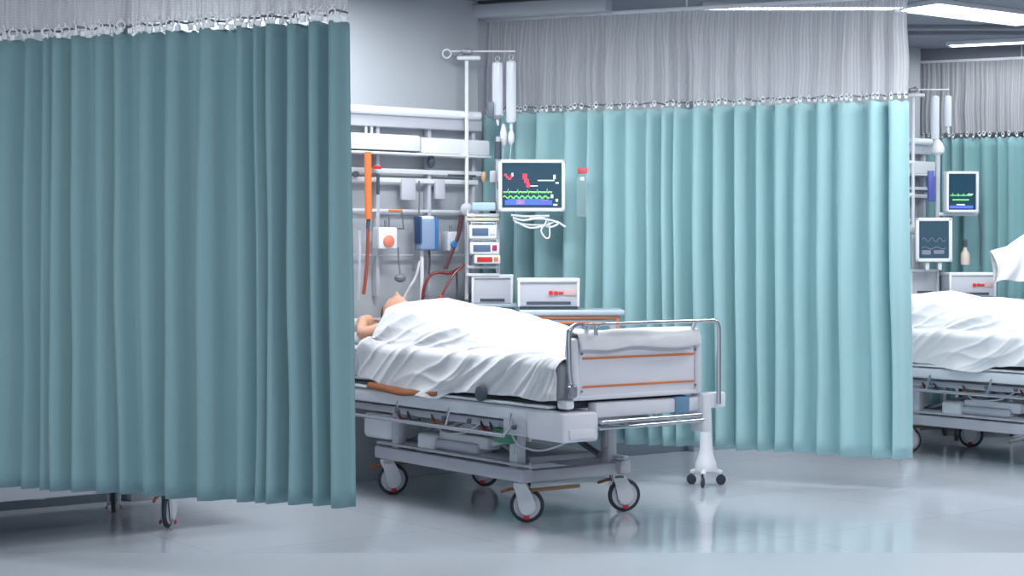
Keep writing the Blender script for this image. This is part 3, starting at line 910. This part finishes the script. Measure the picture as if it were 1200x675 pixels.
# grey bulb on a wire
p = wall_pt(469, 325, .25); g = tag(empty('hand_bulb', p), 'grey rubber squeeze bulb hanging above the patient', 'bulb')
MB().lathe((0, 0, -.03), (0, 0, 1), [(.01, 0), (.033, .012), (.036, .03), (.026, .045), (.008, .052)], 16).build('bulb', mat('slate_rubber', (.17, .19, .23), .5), g)
MB().tube([(0, 0, .02), (-.01, 0, .10), (-.012, 0, .18)], .005, 6).build('cord', M_DSTEEL, g)
G = 'hoses behind the bed head'
wall_tube('hose', [(541, 252), (537, 275), (528, 298), (522, 315)], .014, mat('dark_maroon_hose', (.09, .03, .04), .4), 'thick dark maroon hose slanting down from the infusion pole clamp', 'hose', .25, 6, G)
wall_tube('hose', [(495, 356), (497, 338), (503, 324), (514, 319), (527, 320), (541, 313)], .010, M_MAROON, 'brown-red hose arching over behind the pillow', 'hose', .24, 6, G)
wall_tube('hose', [(544, 310), (533, 320), (524, 334), (517, 348)], .008, M_MAROON, 'thin red hose ending in a bright red plug', 'hose', .27, 6, G)
o = MB().lathe(wall_pt(516.5, 352, .27), (.1, 0, 1), [(.008, -.02), (.017, -.01), (.016, .02), (.006, .035)], 12).build('red_plug', M_RED); tag(o, 'bright red plug at the end of the thin red hose', 'plug')
for (x, y0, y1, r_, m_, lab) in ((494, 293, 356, .012, M_WHITE2, 'white tube dropping straight below the blue canister'),
                             (503, 293, 322, .007, M_DARK, 'thin dark tube under the right side of the blue canister'),
                             (485, 258, 318, .005, M_DSTEEL, 'fine grey wire left of the blue canister'),
                             (491, 212, 256, .005, M_DSTEEL, 'fine grey wire dropping from the double rail to the canister'),
                             (535, 318, 356, .006, M_DARK, 'thin dark tube close to the infusion pole foot'),
                             (421, 270, 350, .010, M_PALE, 'pale tube at the curtain edge left of the orange tube')):
    wall_tube('tube', [(x, y0), (x + .6, (y0 + y1) / 2), (x - .5, y1)], r_, m_, lab, 'tube', .2, 4, 'thin tubes on the wall rails')
wall_tube('tube', [(472, 352), (479, 338), (487, 325), (492, 306)], .008, M_PALE, 'slanting white breathing tube rising from the patient', 'tube', .25, 5, 'thin tubes on the wall rails')
for (x, y, w_, h_, lab) in ((478, 222, .10, .13, 'pale grey wall plate left below the double rail'), (515, 222, .07, .12, 'pale grey wall plate right below the double rail')):
    o = MB().box(-w_ / 2, w_ / 2, -.012, .012, -h_ / 2, h_ / 2, .004).build('wall_plate', M_PALE); o.location = wall_pt(x, y, .155); o.rotation_euler = (0, 0, RZ_WALL)
    tag(o, lab, 'wall plate', 'wall plates')

# ------------------------------------------------------------------ poles, bags, monitors, pumps
def fluid_bag(loc, w_, h_, label, bottle=False, rz=0):
    r = tag(empty('infusion_bag', loc, rz), label, 'infusion bag', 'infusion bags on the poles')
    # loc is the hanging point
    rows = []
    b = MB(); n = 16
    prof = [(.10, 0), (.45, .012), (.9, .03), (1, .06), (1, .5), (1, .93), (.9, .965), (.4, .985), (.2, 1)]
    for sgn in (1,):
        rings = []
        for (k, t) in prof:
            rings.append([b.bm.verts.new((w_ / 2 * k * math.cos(2 * math.pi * q / n), w_ * .26 * k * math.sin(2 * math.pi * q / n), -.03 - h_ * t)) for q in range(n)])
        for i in range(len(rings) - 1):
            for q in range(n):
                b.bm.faces.new((rings[i][q], rings[i][(q + 1) % n], rings[i + 1][(q + 1) % n], rings[i + 1][q]))
        b.bm.faces.new(rings[0]); b.bm.faces.new(rings[-1][::-1])
    b.build('bag', M_BAG, r)
    MB().ring((0, 0, -.015), (0, 1, 0), .014, .003, 14, 6).build('hook_ring', M_DSTEEL, r)
    MB().tube([(0, 0, -.03 - h_), (0, 0, -.05 - h_), (.004, 0, -.08 - h_)], [.009, .011, .006], 8).build('drip_port', M_WHITE2, r)
    return r

def infusion_pole(label, base, z0, z1, bar_l, bar_r, brackets, clamp_z):
    r = tag(empty('infusion_pole', (base.x, base.y, 0)), label, 'infusion pole', 'infusion poles')
    MB().tube([(0, 0, z0), (0, 0, z1 - .06)], .0125, 12).build('pole', M_WHITE2, r)
    MB().tube([(-bar_l + .05, 0, z1), (0, 0, z1), (bar_r, 0, z1)], .0055, 8).build('cross_bar', M_WHITE2, r)
    h = MB().ring((-bar_l + .022, 0, z1 - .015), (0, 1, 0), .026, .005, 18, 6); h.build('ring_hook', M_WHITE2, r)
    c = MB().box(-.03, .035, -.03, .03, z1 - .02, z1 + .012, .008); c.tube([(-.05, -.01, z1 - .03), (.02, -.015, z1 + .015)], .012, 8)
    c.build('head_clamp', M_DSTEEL, r)
    MB().box(-.06, .085, -.02, .02, z1 - .055, z1 - .03, .008).build('head_plate', M_WHITE2, r)
    for z in brackets:
        MB().box(-.10, .012, -.012, .05, z - .012, z + .012, .005).build('bracket', M_WHITE2, r)
    if clamp_z:
        MB().lathe((0, .03, clamp_z), (0, -1, 0), [(.034, 0), (.038, .01), (.038, .05), (.02, .062)], 18).build('round_clamp', M_PALE, r)
    MB().tube([(0, 0, z0), (0, 0, z0 + .05)], .018, 10).build('foot_socket', M_DSTEEL, r)
    return r
d1 = 10.78
P1 = px(547, 300, d1)
def z1_(y, d=d1): return EYE - (y - HOR) / F_PX * d
pole1 = infusion_pole('white infusion pole beside the middle bed head', P1, z1_(360), z1_(60), .145, .30, (z1_(135), z1_(183)), z1_(245))
bag_a = fluid_bag(px(583, 66, d1 - .0), .066, .345, 'left of the two long clear bags on the middle pole')
bag_b = fluid_bag(px(599, 64, d1 - .0), .062, .400, 'right of the two long clear bags on the middle pole')
for (x0, x1) in ((583, 583), (599, 599)):
    pass
# drip chambers and line below the bags
for (x, y0, y1, lab) in ((590, 145, 172, 'white drip chamber below the left bag of the middle pole'), (599, 152, 170, 'white drip chamber below the right bag of the middle pole')):
    g = tag(empty('drip_chamber', px(x, y0, d1 - .02)), lab, 'drip chamber', 'drip chambers')
    h_ = (y1 - y0) / F_PX * d1
    MB().lathe((0, 0, -h_), (0, 0, 1), [(.006, 0), (.02, .02), (.022, h_ * .6), (.012, h_ * .9), (.006, h_)], 14).build('chamber', M_WHITE2, g)
    MB().tube([(0, 0, -h_), (-.01, .0, -h_ - .12), (-.03, 0, -h_ - .3)], .004, 6, smooth=4).build('line', M_CLEAR, g)
g = tag(empty('flow_clamp', px(575, 128, d1 - .02)), 'dark grey clamp box left of the long clear bags', 'clamp')
MB().box(-.02, .02, -.02, .02, -.05, .045, .008).build('body', mat('slate_plastic', (.15, .18, .22), .4), g)
MB().tube([(.0, 0, -.04), (.04, 0, -.055), (.075, 0, -.04), (.08, 0, -.03)], .007, 8, smooth=4).build('lever', M_DSTEEL, g)

# monitor post
PM = px(583.5, 300, 10.72)
mp = tag(empty('monitor_post', (PM.x, PM.y, 0)), 'slim grey post carrying the patient monitor beside the middle bed', 'post', 'monitor posts')
zm = lambda y, d=10.72: EYE - (y - HOR) / F_PX * d
MB().tube([(0, 0, zm(352)), (0, 0, zm(160))], .014, 12).build('post', M_PALE, mp)
MB().tube([(0, 0, zm(186)), (0, 0, zm(166))], .022, 12).build('collar', M_DARK, mp)
MB().box(-.005, .09, -.05, .03, zm(222), zm(212), .006).build('mounting_arm', M_DARK, mp)
for y in (236, 200):
    MB().box(-.05, -.012, -.02, .02, zm(y + 14), zm(y), .006).build('side_clip', mat('dark_red_clip', (.30, .03, .05), .4) if y == 236 else M_PALE, mp)

M_SCR = mat('dark_screen', (.012, .035, .06), .15, emit=.0)
bs = M_SCR.node_tree.nodes['Principled BSDF']; bs.inputs['Emission Color'].default_value = (.03, .10, .15, 1); bs.inputs['Emission Strength'].default_value = .45
M_TG = mat('screen_green', (.14, .5, .12), .5, emit=.9)
M_TR = mat('screen_red', (.9, .04, .08), .5, emit=.9)
M_TB = mat('screen_blue', (.06, .12, .75), .5, emit=.9)
M_TW = mat('screen_white', (.6, .7, .75), .5, emit=.8)
M_TV = mat('screen_violet', (.4, .2, .85), .5, emit=.8)
def make_monitor(label, loc, W_, H_, rz, bez=.022):
    r = tag(empty('patient_monitor', loc, rz), label, 'patient monitor', 'patient monitors')
    # front towards -y; loc is the middle of the case
    c = MB().box(-W_ / 2, W_ / 2, -.01, .045, -H_ / 2, H_ / 2, .012, 3)
    c.box(-W_ / 2 + .03, W_ / 2 - .03, .04, .085, -H_ / 2 + .03, H_ / 2 - .03, .015)
    c.box(-W_ / 2, W_ / 2, -.03, -.008, H_ / 2 - bez, H_ / 2, .006); c.box(-W_ / 2, W_ / 2, -.03, -.008, -H_ / 2, -H_ / 2 + bez, .006)
    c.box(-W_ / 2, -W_ / 2 + bez, -.03, -.008, -H_ / 2, H_ / 2, .006); c.box(W_ / 2 - bez, W_ / 2, -.03, -.008, -H_ / 2, H_ / 2, .006)
    c.build('case', M_WHITE2, r)
    w, h = W_ - 2 * bez, H_ - 2 * bez
    s = MB().box(-w / 2, w / 2, -.016, -.010, -h / 2, h / 2, 0).build('screen', M_SCR, r, smooth=False)
    Y = -.0175
    def q(name, m, boxes):
        b = MB()
        for (x0, x1, z0, z1) in boxes:
            b.box(-w / 2 + x0 * w, -w / 2 + x1 * w, Y, Y + .002, h / 2 - z1 * h, h / 2 - z0 * h, 0)
        b.build(name, m, s, smooth=False)
    def wave(name, m, y, a, n, x0=.04, x1=.84, th=.004, beat=True):
        b = MB(); pts = []
        for i in range(90):
            t = i / 89; ph = (t * n) % 1
            v = 0
            if beat:
                v = a * (math.exp(-((ph - .5) / .035) ** 2) - .35 * math.exp(-((ph - .58) / .03) ** 2) + .18 * math.exp(-((ph - .75) / .06) ** 2))
            else: v = a * math.sin(ph * 2 * math.pi) * .5
            pts.append((-w / 2 + (x0 + (x1 - x0) * t) * w, Y, h / 2 - y * h + v * h))
        b.tube(pts, th / 2, 4).build(name, m, s, smooth=False)
    return r, s, q, wave
pm = px(623, 217.5, 10.60)
r, s, q, wave = make_monitor('large white patient monitor with green and red traces beside the middle bed', pm, .405, .315, .06)
wave('pulse_trace', M_TG, .66, .10, 5, .02, .84, .006)
wave('pressure_trace', M_TG, .76, .05, 8, .02, .80, .010, False)
wave('pulse_trace', M_TW, .64, .06, 5, .02, .84, .003)
q('blue_band', M_TB, [(.05, .84, .83, .93), (.10, .70, .80, .84)])
q('violet_band', M_TV, [(.24, .38, .82, .92), (.66, .78, .82, .93)])
q('red_readout', M_TR, [(.35, .42, .24, .36), (.37, .45, .36, .44), (.41, .46, .44, .54), (.04, .08, .24, .29), (.07, .11, .29, .34), (.10, .15, .33, .37), (.14, .17, .26, .33)])
q('white_readout', M_TW, [(.60, .88, .375, .40), (.86, .90, .26, .36), (.47, .60, .50, .52), (.90, .95, .42, .46), (.16, .19, .22, .30), (.82, .86, .70, .78), (.90, .94, .80, .86), (.86, .93, .91, .95)])
# cable bundle hung under the monitor
g = tag(empty('cable_bundle', px(640, 262, 10.55)), 'looped white sensor cables hanging below the large monitor', 'cables')
a_ = MB()
a_.tube([(-.20, 0, .035), (-.14, -.01, .02), (-.05, -.015, .03), (.03, -.01, .02), (.07, -.01, .0), (.03, 0, -.02), (-.03, .01, -.01), (-.12, .01, -.005), (-.19, 0, .01)], .006, 6, smooth=6)
a_.tube([(-.10, 0, .03), (-.02, -.02, .035), (.0, -.015, .01), (-.03, -.01, -.04), (-.005, -.01, -.085), (.02, 0, -.08), (.02, 0, -.02), (.01, 0, .03)], .005, 6, smooth=6)
a_.tube([(-.20, .01, .025), (-.10, .0, -.025), (.0, 0, -.01), (.06, 0, .012), (.115, 0, -.02)], .006, 6, smooth=6)
a_.build('cables', M_WHITE2, g)
MB().tube([(-.21, .02, .05), (-.13, .0, .042), (.02, 0, .045)], .008, 8).build('cable_hanger', M_PALE, g)

# rack of pumps between the pole and the post
def pump(loc, w_, h_, label, face, btn):
    r = tag(empty('infusion_pump', loc, 0), label, 'infusion pump', 'infusion pumps between the poles')
    MB().box(-w_ / 2, w_ / 2, -.06, .06, -h_ / 2, h_ / 2, .01, 3).build('case', M_WHITE2, r)
    MB().box(-w_ * .38, w_ * .20, -.064, -.058, -h_ * .28, h_ * .28, .003).build('display', face, r)
    MB().box(w_ * .26, w_ * .42, -.066, -.058, -h_ * .2, h_ * .25, .003).build('keypad', btn, r)
    MB().tube([(-w_ * .42, -.03, h_ / 2), (-w_ * .42, -.04, h_ / 2 + .014), (w_ * .42, -.04, h_ / 2 + .014), (w_ * .42, -.03, h_ / 2)], .004, 6).build('handle', M_WHITE, r)
    return r
M_CRIM = mat('crimson_panel', (.45, .03, .10), .4)
M_DB = mat('steel_blue_panel', (.10, .16, .27), .35)
dr = 10.66
pump(px(566, 272, dr), .17, .085, 'topmost white infusion pump with a steel blue face', M_DB, M_WHITE)
pump(px(568, 291, dr), .18, .075, 'middle infusion pump with a crimson key panel', M_DB, M_CRIM)
pump(px(571, 304, dr), .16, .055, 'lowest infusion pump with a bright red display', M_RED, M_ORANGE)
rk = tag(empty('pump_shelf', px(566, 250, dr)), 'narrow shelf frame of white bars between pole and monitor post', 'shelf')
for (y, m_) in ((252, M_WHITE2), (257, mat('cream_strip', (.72, .68, .50), .5)), (313, M_PALE), (322, M_WHITE2)):
    zq = -(y - 250) / F_PX * dr
    MB().box(-.10, .10, .0, .05, zq - .009, zq + .009, .004).build('shelf_bar', m_, rk)
MB().box(-.098, -.088, .01, .04, -.38, .02, .002).build('side_bar', M_PALE, rk)
MB().box(.078, .088, .01, .04, -.38, .02, .002).build('side_bar', M_PALE, rk)
o = MB().box(-.09, .06, -.03, .03, -.022, .03, .012, 3).build('connector', mat('ice_blue_plastic', (.45, .62, .72), .4)); o.location = px(570, 243, 10.66); tag(o, 'pale ice blue connector block atop the pump shelf', 'connector')
o = MB().lathe(px(567, 210, 10.78), (0, 0, 1), [(.006, -.02), (.017, 0), (.018, .03), (.009, .045)], 14).build('ampoule', mat('amber_plastic', (.60, .40, .22), .4)); tag(o, 'small amber vial hanging between the two poles', 'vial')

# machine on its shelf (left unit) and on the trolley (right unit)
def machine(label, loc, W_, D_, H_, red=True, group='white ventilator units'):
    r = tag(empty('ventilator', loc), label, 'ventilator', group)
    MB().box(0, W_, 0, D_, 0, H_, .010, 3).build('case', M_PALE, r)
    MB().box(-.004, W_ + .004, -.012, D_, H_ - .012, H_ + .012, .006).build('lid', M_WHITE2, r)
    for x in (-.002, W_ - .014): MB().box(x, x + .016, -.012, .01, 0, H_, .004).build('edge_frame', M_WHITE2, r)
    MB().box(.05, W_ - .05, -.006, .004, .012, .030, .002).build('vent_slot', M_DARK, r)
    if red:
        b = MB(); z = H_ * .52; x0 = W_ * .50
        b.box(x0, x0 + .024, -.014, -.002, z - .012, z + .012, .004); b.box(x0 + .03, x0 + .055, -.012, -.002, z - .010, z + .010, .003); b.box(x0 + .058, x0 + .085, -.010, -.002, z - .008, z + .008, .003)
        b.build('red_switch', mat('signal_red', (.85, .03, .02), .4), r)
        MB().box(x0 + .09, W_ - .02, -.006, -.001, z - .015, z + .02, .002).build('pink_panel', mat('faded_pink', (.66, .48, .48), .5), r)
        for k in range(3):
            MB().lathe((.04, 0, .015), (0, -1, 0), [(.001, 0), (.001, .001)], 6) if 0 else None
    return r
TROL_Z = 1.035
def trolley(label, loc, rz=0):
    r = tag(empty('bedside_trolley', loc, rz), label, 'trolley', 'bedside trolleys')
    W_, D_ = .56, .42
    MB().box(-.03, W_ + .03, -.02, D_, TROL_Z - .035, TROL_Z, .012, 3).build('top', M_TOP, r)
    MB().box(.0, W_, .01, D_ - .01, .42, TROL_Z - .034, .006).build('cabinet', M_PALE, r)
    f = MB()
    for x in (.0, W_ - .022): f.box(x, x + .022, -.006, .015, .66, TROL_Z - .034, .004)
    for z in (TROL_Z - .052,): f.box(0, W_, -.008, .012, z, z + .016, .003)
    f.build('orange_frame', mat('terracotta_trim', (.70, .27, .14), .45), r)
    for k in range(3):
        z0 = TROL_Z - .155 - .15 * k
        d = MB().box(.03, .50, -.012, .012, z0, z0 + .095, .006).build('drawer', M_DRAWER if k != 1 else M_PALE, r)
        MB().box(.05, .48, -.022, -.010, z0 + .072, z0 + .090, .004).build('drawer_edge', M_ORANGE, d)
        MB().tube([(.2, -.012, z0 + .04), (.2, -.03, z0 + .04), (.33, -.03, z0 + .04), (.33, -.012, z0 + .04)], .005, 6).build('handle', M_STEEL, d)
    for (x, y) in ((.03, .03), (W_ - .03, .03), (.03, D_ - .04), (W_ - .03, D_ - .04)):
        l = MB().tube([(x, y, .42), (x, y, .09)], .012, 10).build('leg', M_WHITE, r)
        MB().lathe((x - .012, y, .042), (1, 0, 0), [(.02, 0), (.042, .004), (.042, .02), (.02, .024)], 16).build('caster', M_RUBBER, l)
    return r
trolley('pale blue topped trolley with orange trimmed drawers behind the middle bed', (.07, 10.22, 0))
machine('white ventilator box with red switch on the middle trolley', (.035, 10.26, TROL_Z + .018), .36, .30, .155)
for (dx, dy) in ((.06, .04), (.33, .04)): pass
fz = MB().box(.045, .385, 10.27, 10.54, TROL_Z - .0, TROL_Z + .02, .004).build('base_tray', M_DARK); tag(fz, 'dark low tray under the white ventilator box on the middle trolley', 'tray', 'trays under the ventilator boxes')
# shelf fixed to the wall with the left unit
sh = MB().box(-.02, .30, 0, .28, 0, .025, .006); sh.box(.02, .05, .24, .40, -.10, .0, .004)
so = sh.build('wall_shelf', M_TOP); so.location = (-.27, 10.665, 1.035); tag(so, 'pale blue wall shelf left of the middle trolley', 'shelf')
machine('plain grey equipment box left of the white ventilator', (-.245, 10.68, 1.06), .25, .20, .165, False)

# red tag and clear packet on the bright curtain
p = px(683, 200, 10.66)
g = tag(empty('curtain_tag', p, RZ_CURT), 'red tag with a clear pouch pinned to the bright curtain', 'tag')
MB().box(-.032, .032, -.008, 0, -.018, .018, .004).build('red_label', mat('coral_red', (.75, .10, .12), .5), g)
MB().box(-.018, .012, -.009, -.001, -.062, -.038, .004).build('white_label', M_WHITE2, g)
MB().box(-.04, .03, -.005, .001, -.28, -.02, .002).build('pouch', mat('clear_pouch', (.6, .75, .78), .15, alpha=.16), g)

# ------------------------------------------------------------------ the far bay at the right edge
trolley('pale blue topped trolley with orange trimmed drawers at the right edge', (3.22, 12.76, 0))
machine('white ventilator box with red switch on the right-edge trolley', (3.20, 12.80, TROL_Z + .018), .34, .28, .165)
fz = MB().box(3.215, 3.52, 12.82, 13.06, TROL_Z, TROL_Z + .02, .004).build('base_tray', M_DARK); tag(fz, 'dark low tray under the white ventilator box on the right-edge trolley', 'tray', 'trays under the ventilator boxes')
so = MB().box(0, .30, 0, .30, 0, .025, .006).build('wall_shelf', M_TOP); so.location = (2.93, 13.02, 1.035); tag(so, 'pale blue wall shelf left of the right-edge trolley', 'shelf')
machine('plain grey equipment box left of the right-edge ventilator', (2.97, 13.04, 1.06), .21, .20, .18, False)
d2 = 13.12
P2 = px(1070, 300, d2)
z2 = lambda y, d=d2: EYE - (y - HOR) / F_PX * d
pole2 = infusion_pole('white infusion pole behind the right-edge bed', P2, z2(345), z2(105), .06, .27, (z2(190), z2(228)), z2(268))
fluid_bag(px(1096, 107, d2), .062, .34, 'left of the two clear bags on the right-edge pole')
fluid_bag(px(1111, 107, d2), .052, .24, 'right of the two clear bags on the right-edge pole')
PM2 = px(1099, 300, 13.05)
m_ = tag(empty('monitor_post', (PM2.x, PM2.y, 0)), 'thick pale post carrying the two monitors at the right edge', 'post', 'monitor posts')
z3 = lambda y, d=13.05: EYE - (y - HOR) / F_PX * d
MB().tube([(0, 0, z3(315)), (0, 0, z3(180))], .019, 12).build('post', M_PALE, m_)
MB().lathe((0, 0, z3(182)), (0, 0, 1), [(.02, 0), (.045, .02), (.05, .05), (.035, .09), (.012, .12)], 14).build('cap', M_WHITE2, m_)
MB().box(.0, .30, -.03, .03, z3(253), z3(249), .006).build('mounting_arm', M_WHITE, m_)
MB().box(-.075, -.03, -.02, .02, z3(236), z3(200), .006).build('blue_panel', mat('indigo_panel', (.08, .10, .45), .4), m_)
r, s, q, wave = make_monitor('upper monitor with green trace at the right edge', px(1126.5, 225, 12.98), .25, .305, .12, .02)
wave('pulse_trace', M_TG, .60, .07, 4, .05, .85, .008); q('green_band', M_TG, [(.15, .75, .70, .74)]); q('blue_band', M_TB, [(.05, .9, .88, .96)]); q('white_readout', M_TW, [(.7, .9, .55, .58), (.3, .6, .84, .87)])
r, s, q, wave = make_monitor('lower monitor with dim grey curves at the right edge', px(1094, 281, 12.90), .265, .325, -.12, .026)
M_TD = mat('screen_grey', (.16, .18, .24), .5, emit=.5)
wave('loop_trace', M_TD, .72, .06, 2, .1, .9, .006, False); wave('loop_trace', M_TD, .5, .10, 3, .1, .9, .005, False); q('grey_readout', M_TD, [(.1, .4, .78, .9), (.5, .85, .78, .88)])
for k in (-1, 1): MB().box(k * .045 - .015, k * .045 + .015, -.01, .05, -.225, -.155, .006).build('foot', M_WHITE, r)
# small items beside the right-edge monitors
g = tag(empty('spray_bottle', px(1131, 296, 13.0)), 'small pale bottle with a black top beside the lower monitor', 'bottle')
MB().lathe((0, 0, -.09), (0, 0, 1), [(.03, 0), (.034, .01), (.034, .08), (.015, .11), (.012, .13)], 16).build('bottle', mat('cream_plastic', (.66, .55, .48), .5), g)
MB().lathe((0, 0, .04), (0, 0, 1), [(.014, 0), (.018, .02), (.016, .05), (.006, .06)], 14).build('cap', M_DARK, g)
o = MB().tube([px(1147, 250, 13.0), px(1149, 275, 13.02), px(1149, 312, 13.02)], .006, 8).build('cable', M_DARK); tag(o, 'dark cable dropping right of the upper right-edge monitor', 'cable')
# hung white cloth at the right edge
dx_ = 12.3
pp = px(1205, 205, dx_)
hp = tag(empty('cloth_stand', (px(1215, 300, dx_).x, dx_, 0)), 'slim grey stand holding a white cloth at the right edge', 'stand')
MB().tube([(0, 0, .08), (0, 0, 1.62)], .012, 10).build('pole', M_PALE, hp)
MB().tube([(-.14, 0, 1.43), (-.10, 0, 1.46), (.22, 0, 1.60)], .009, 8).build('arm', M_STEEL, hp)
MB().lathe((-.14, 0, 1.43), (0, -1, 0), [(.01, -.01), (.018, 0), (.014, .015)], 12).build('hook', M_DARK, hp)
for a in range(4):
    a = a * math.pi / 2 + .4
    MB().tube([(0, 0, .10), (.24 * math.cos(a), .24 * math.sin(a), .05)], .012, 8).build('foot', M_PALE, hp)
rows = []
top = [(-.27, 1.385), (-.22, 1.40), (-.15, 1.42), (-.09, 1.465), (-.02, 1.51), (.08, 1.56), (.2, 1.60)]
for i in range(41):
    t = i / 40; x_ = t * 6; k = min(5, int(x_)); f_ = x_ - k
    tx = top[k][0] + (top[k + 1][0] - top[k][0]) * f_; tz = top[k][1] + (top[k + 1][1] - top[k][1]) * f_
    zb = 1.165 + .03 * t + .012 * math.sin(t * 9)
    row = []
    for sgn in (-1, 1):
        for j in range(12):
            h = j / 11
            if sgn < 0: h = 1 - h
            z = tz + (zb - tz) * h
            y = sgn * (.012 + .05 * math.sin(math.pi * min(1, h * 1.1) * .7) + .014 * math.sin(t * 15 + h * 5))
            row.append((tx + .02 * math.sin(h * 3) + .03 * h * (1 - t), y, z + .0))
    rows.append(row)
cl = grid_mesh('white_cloth', rows, M_SHEET, .004, 1); cl.location = (px(1205, 300, dx_).x, dx_, 0)
tag(cl, 'crumpled white cloth hanging at the right edge above the far bed', 'cloth')
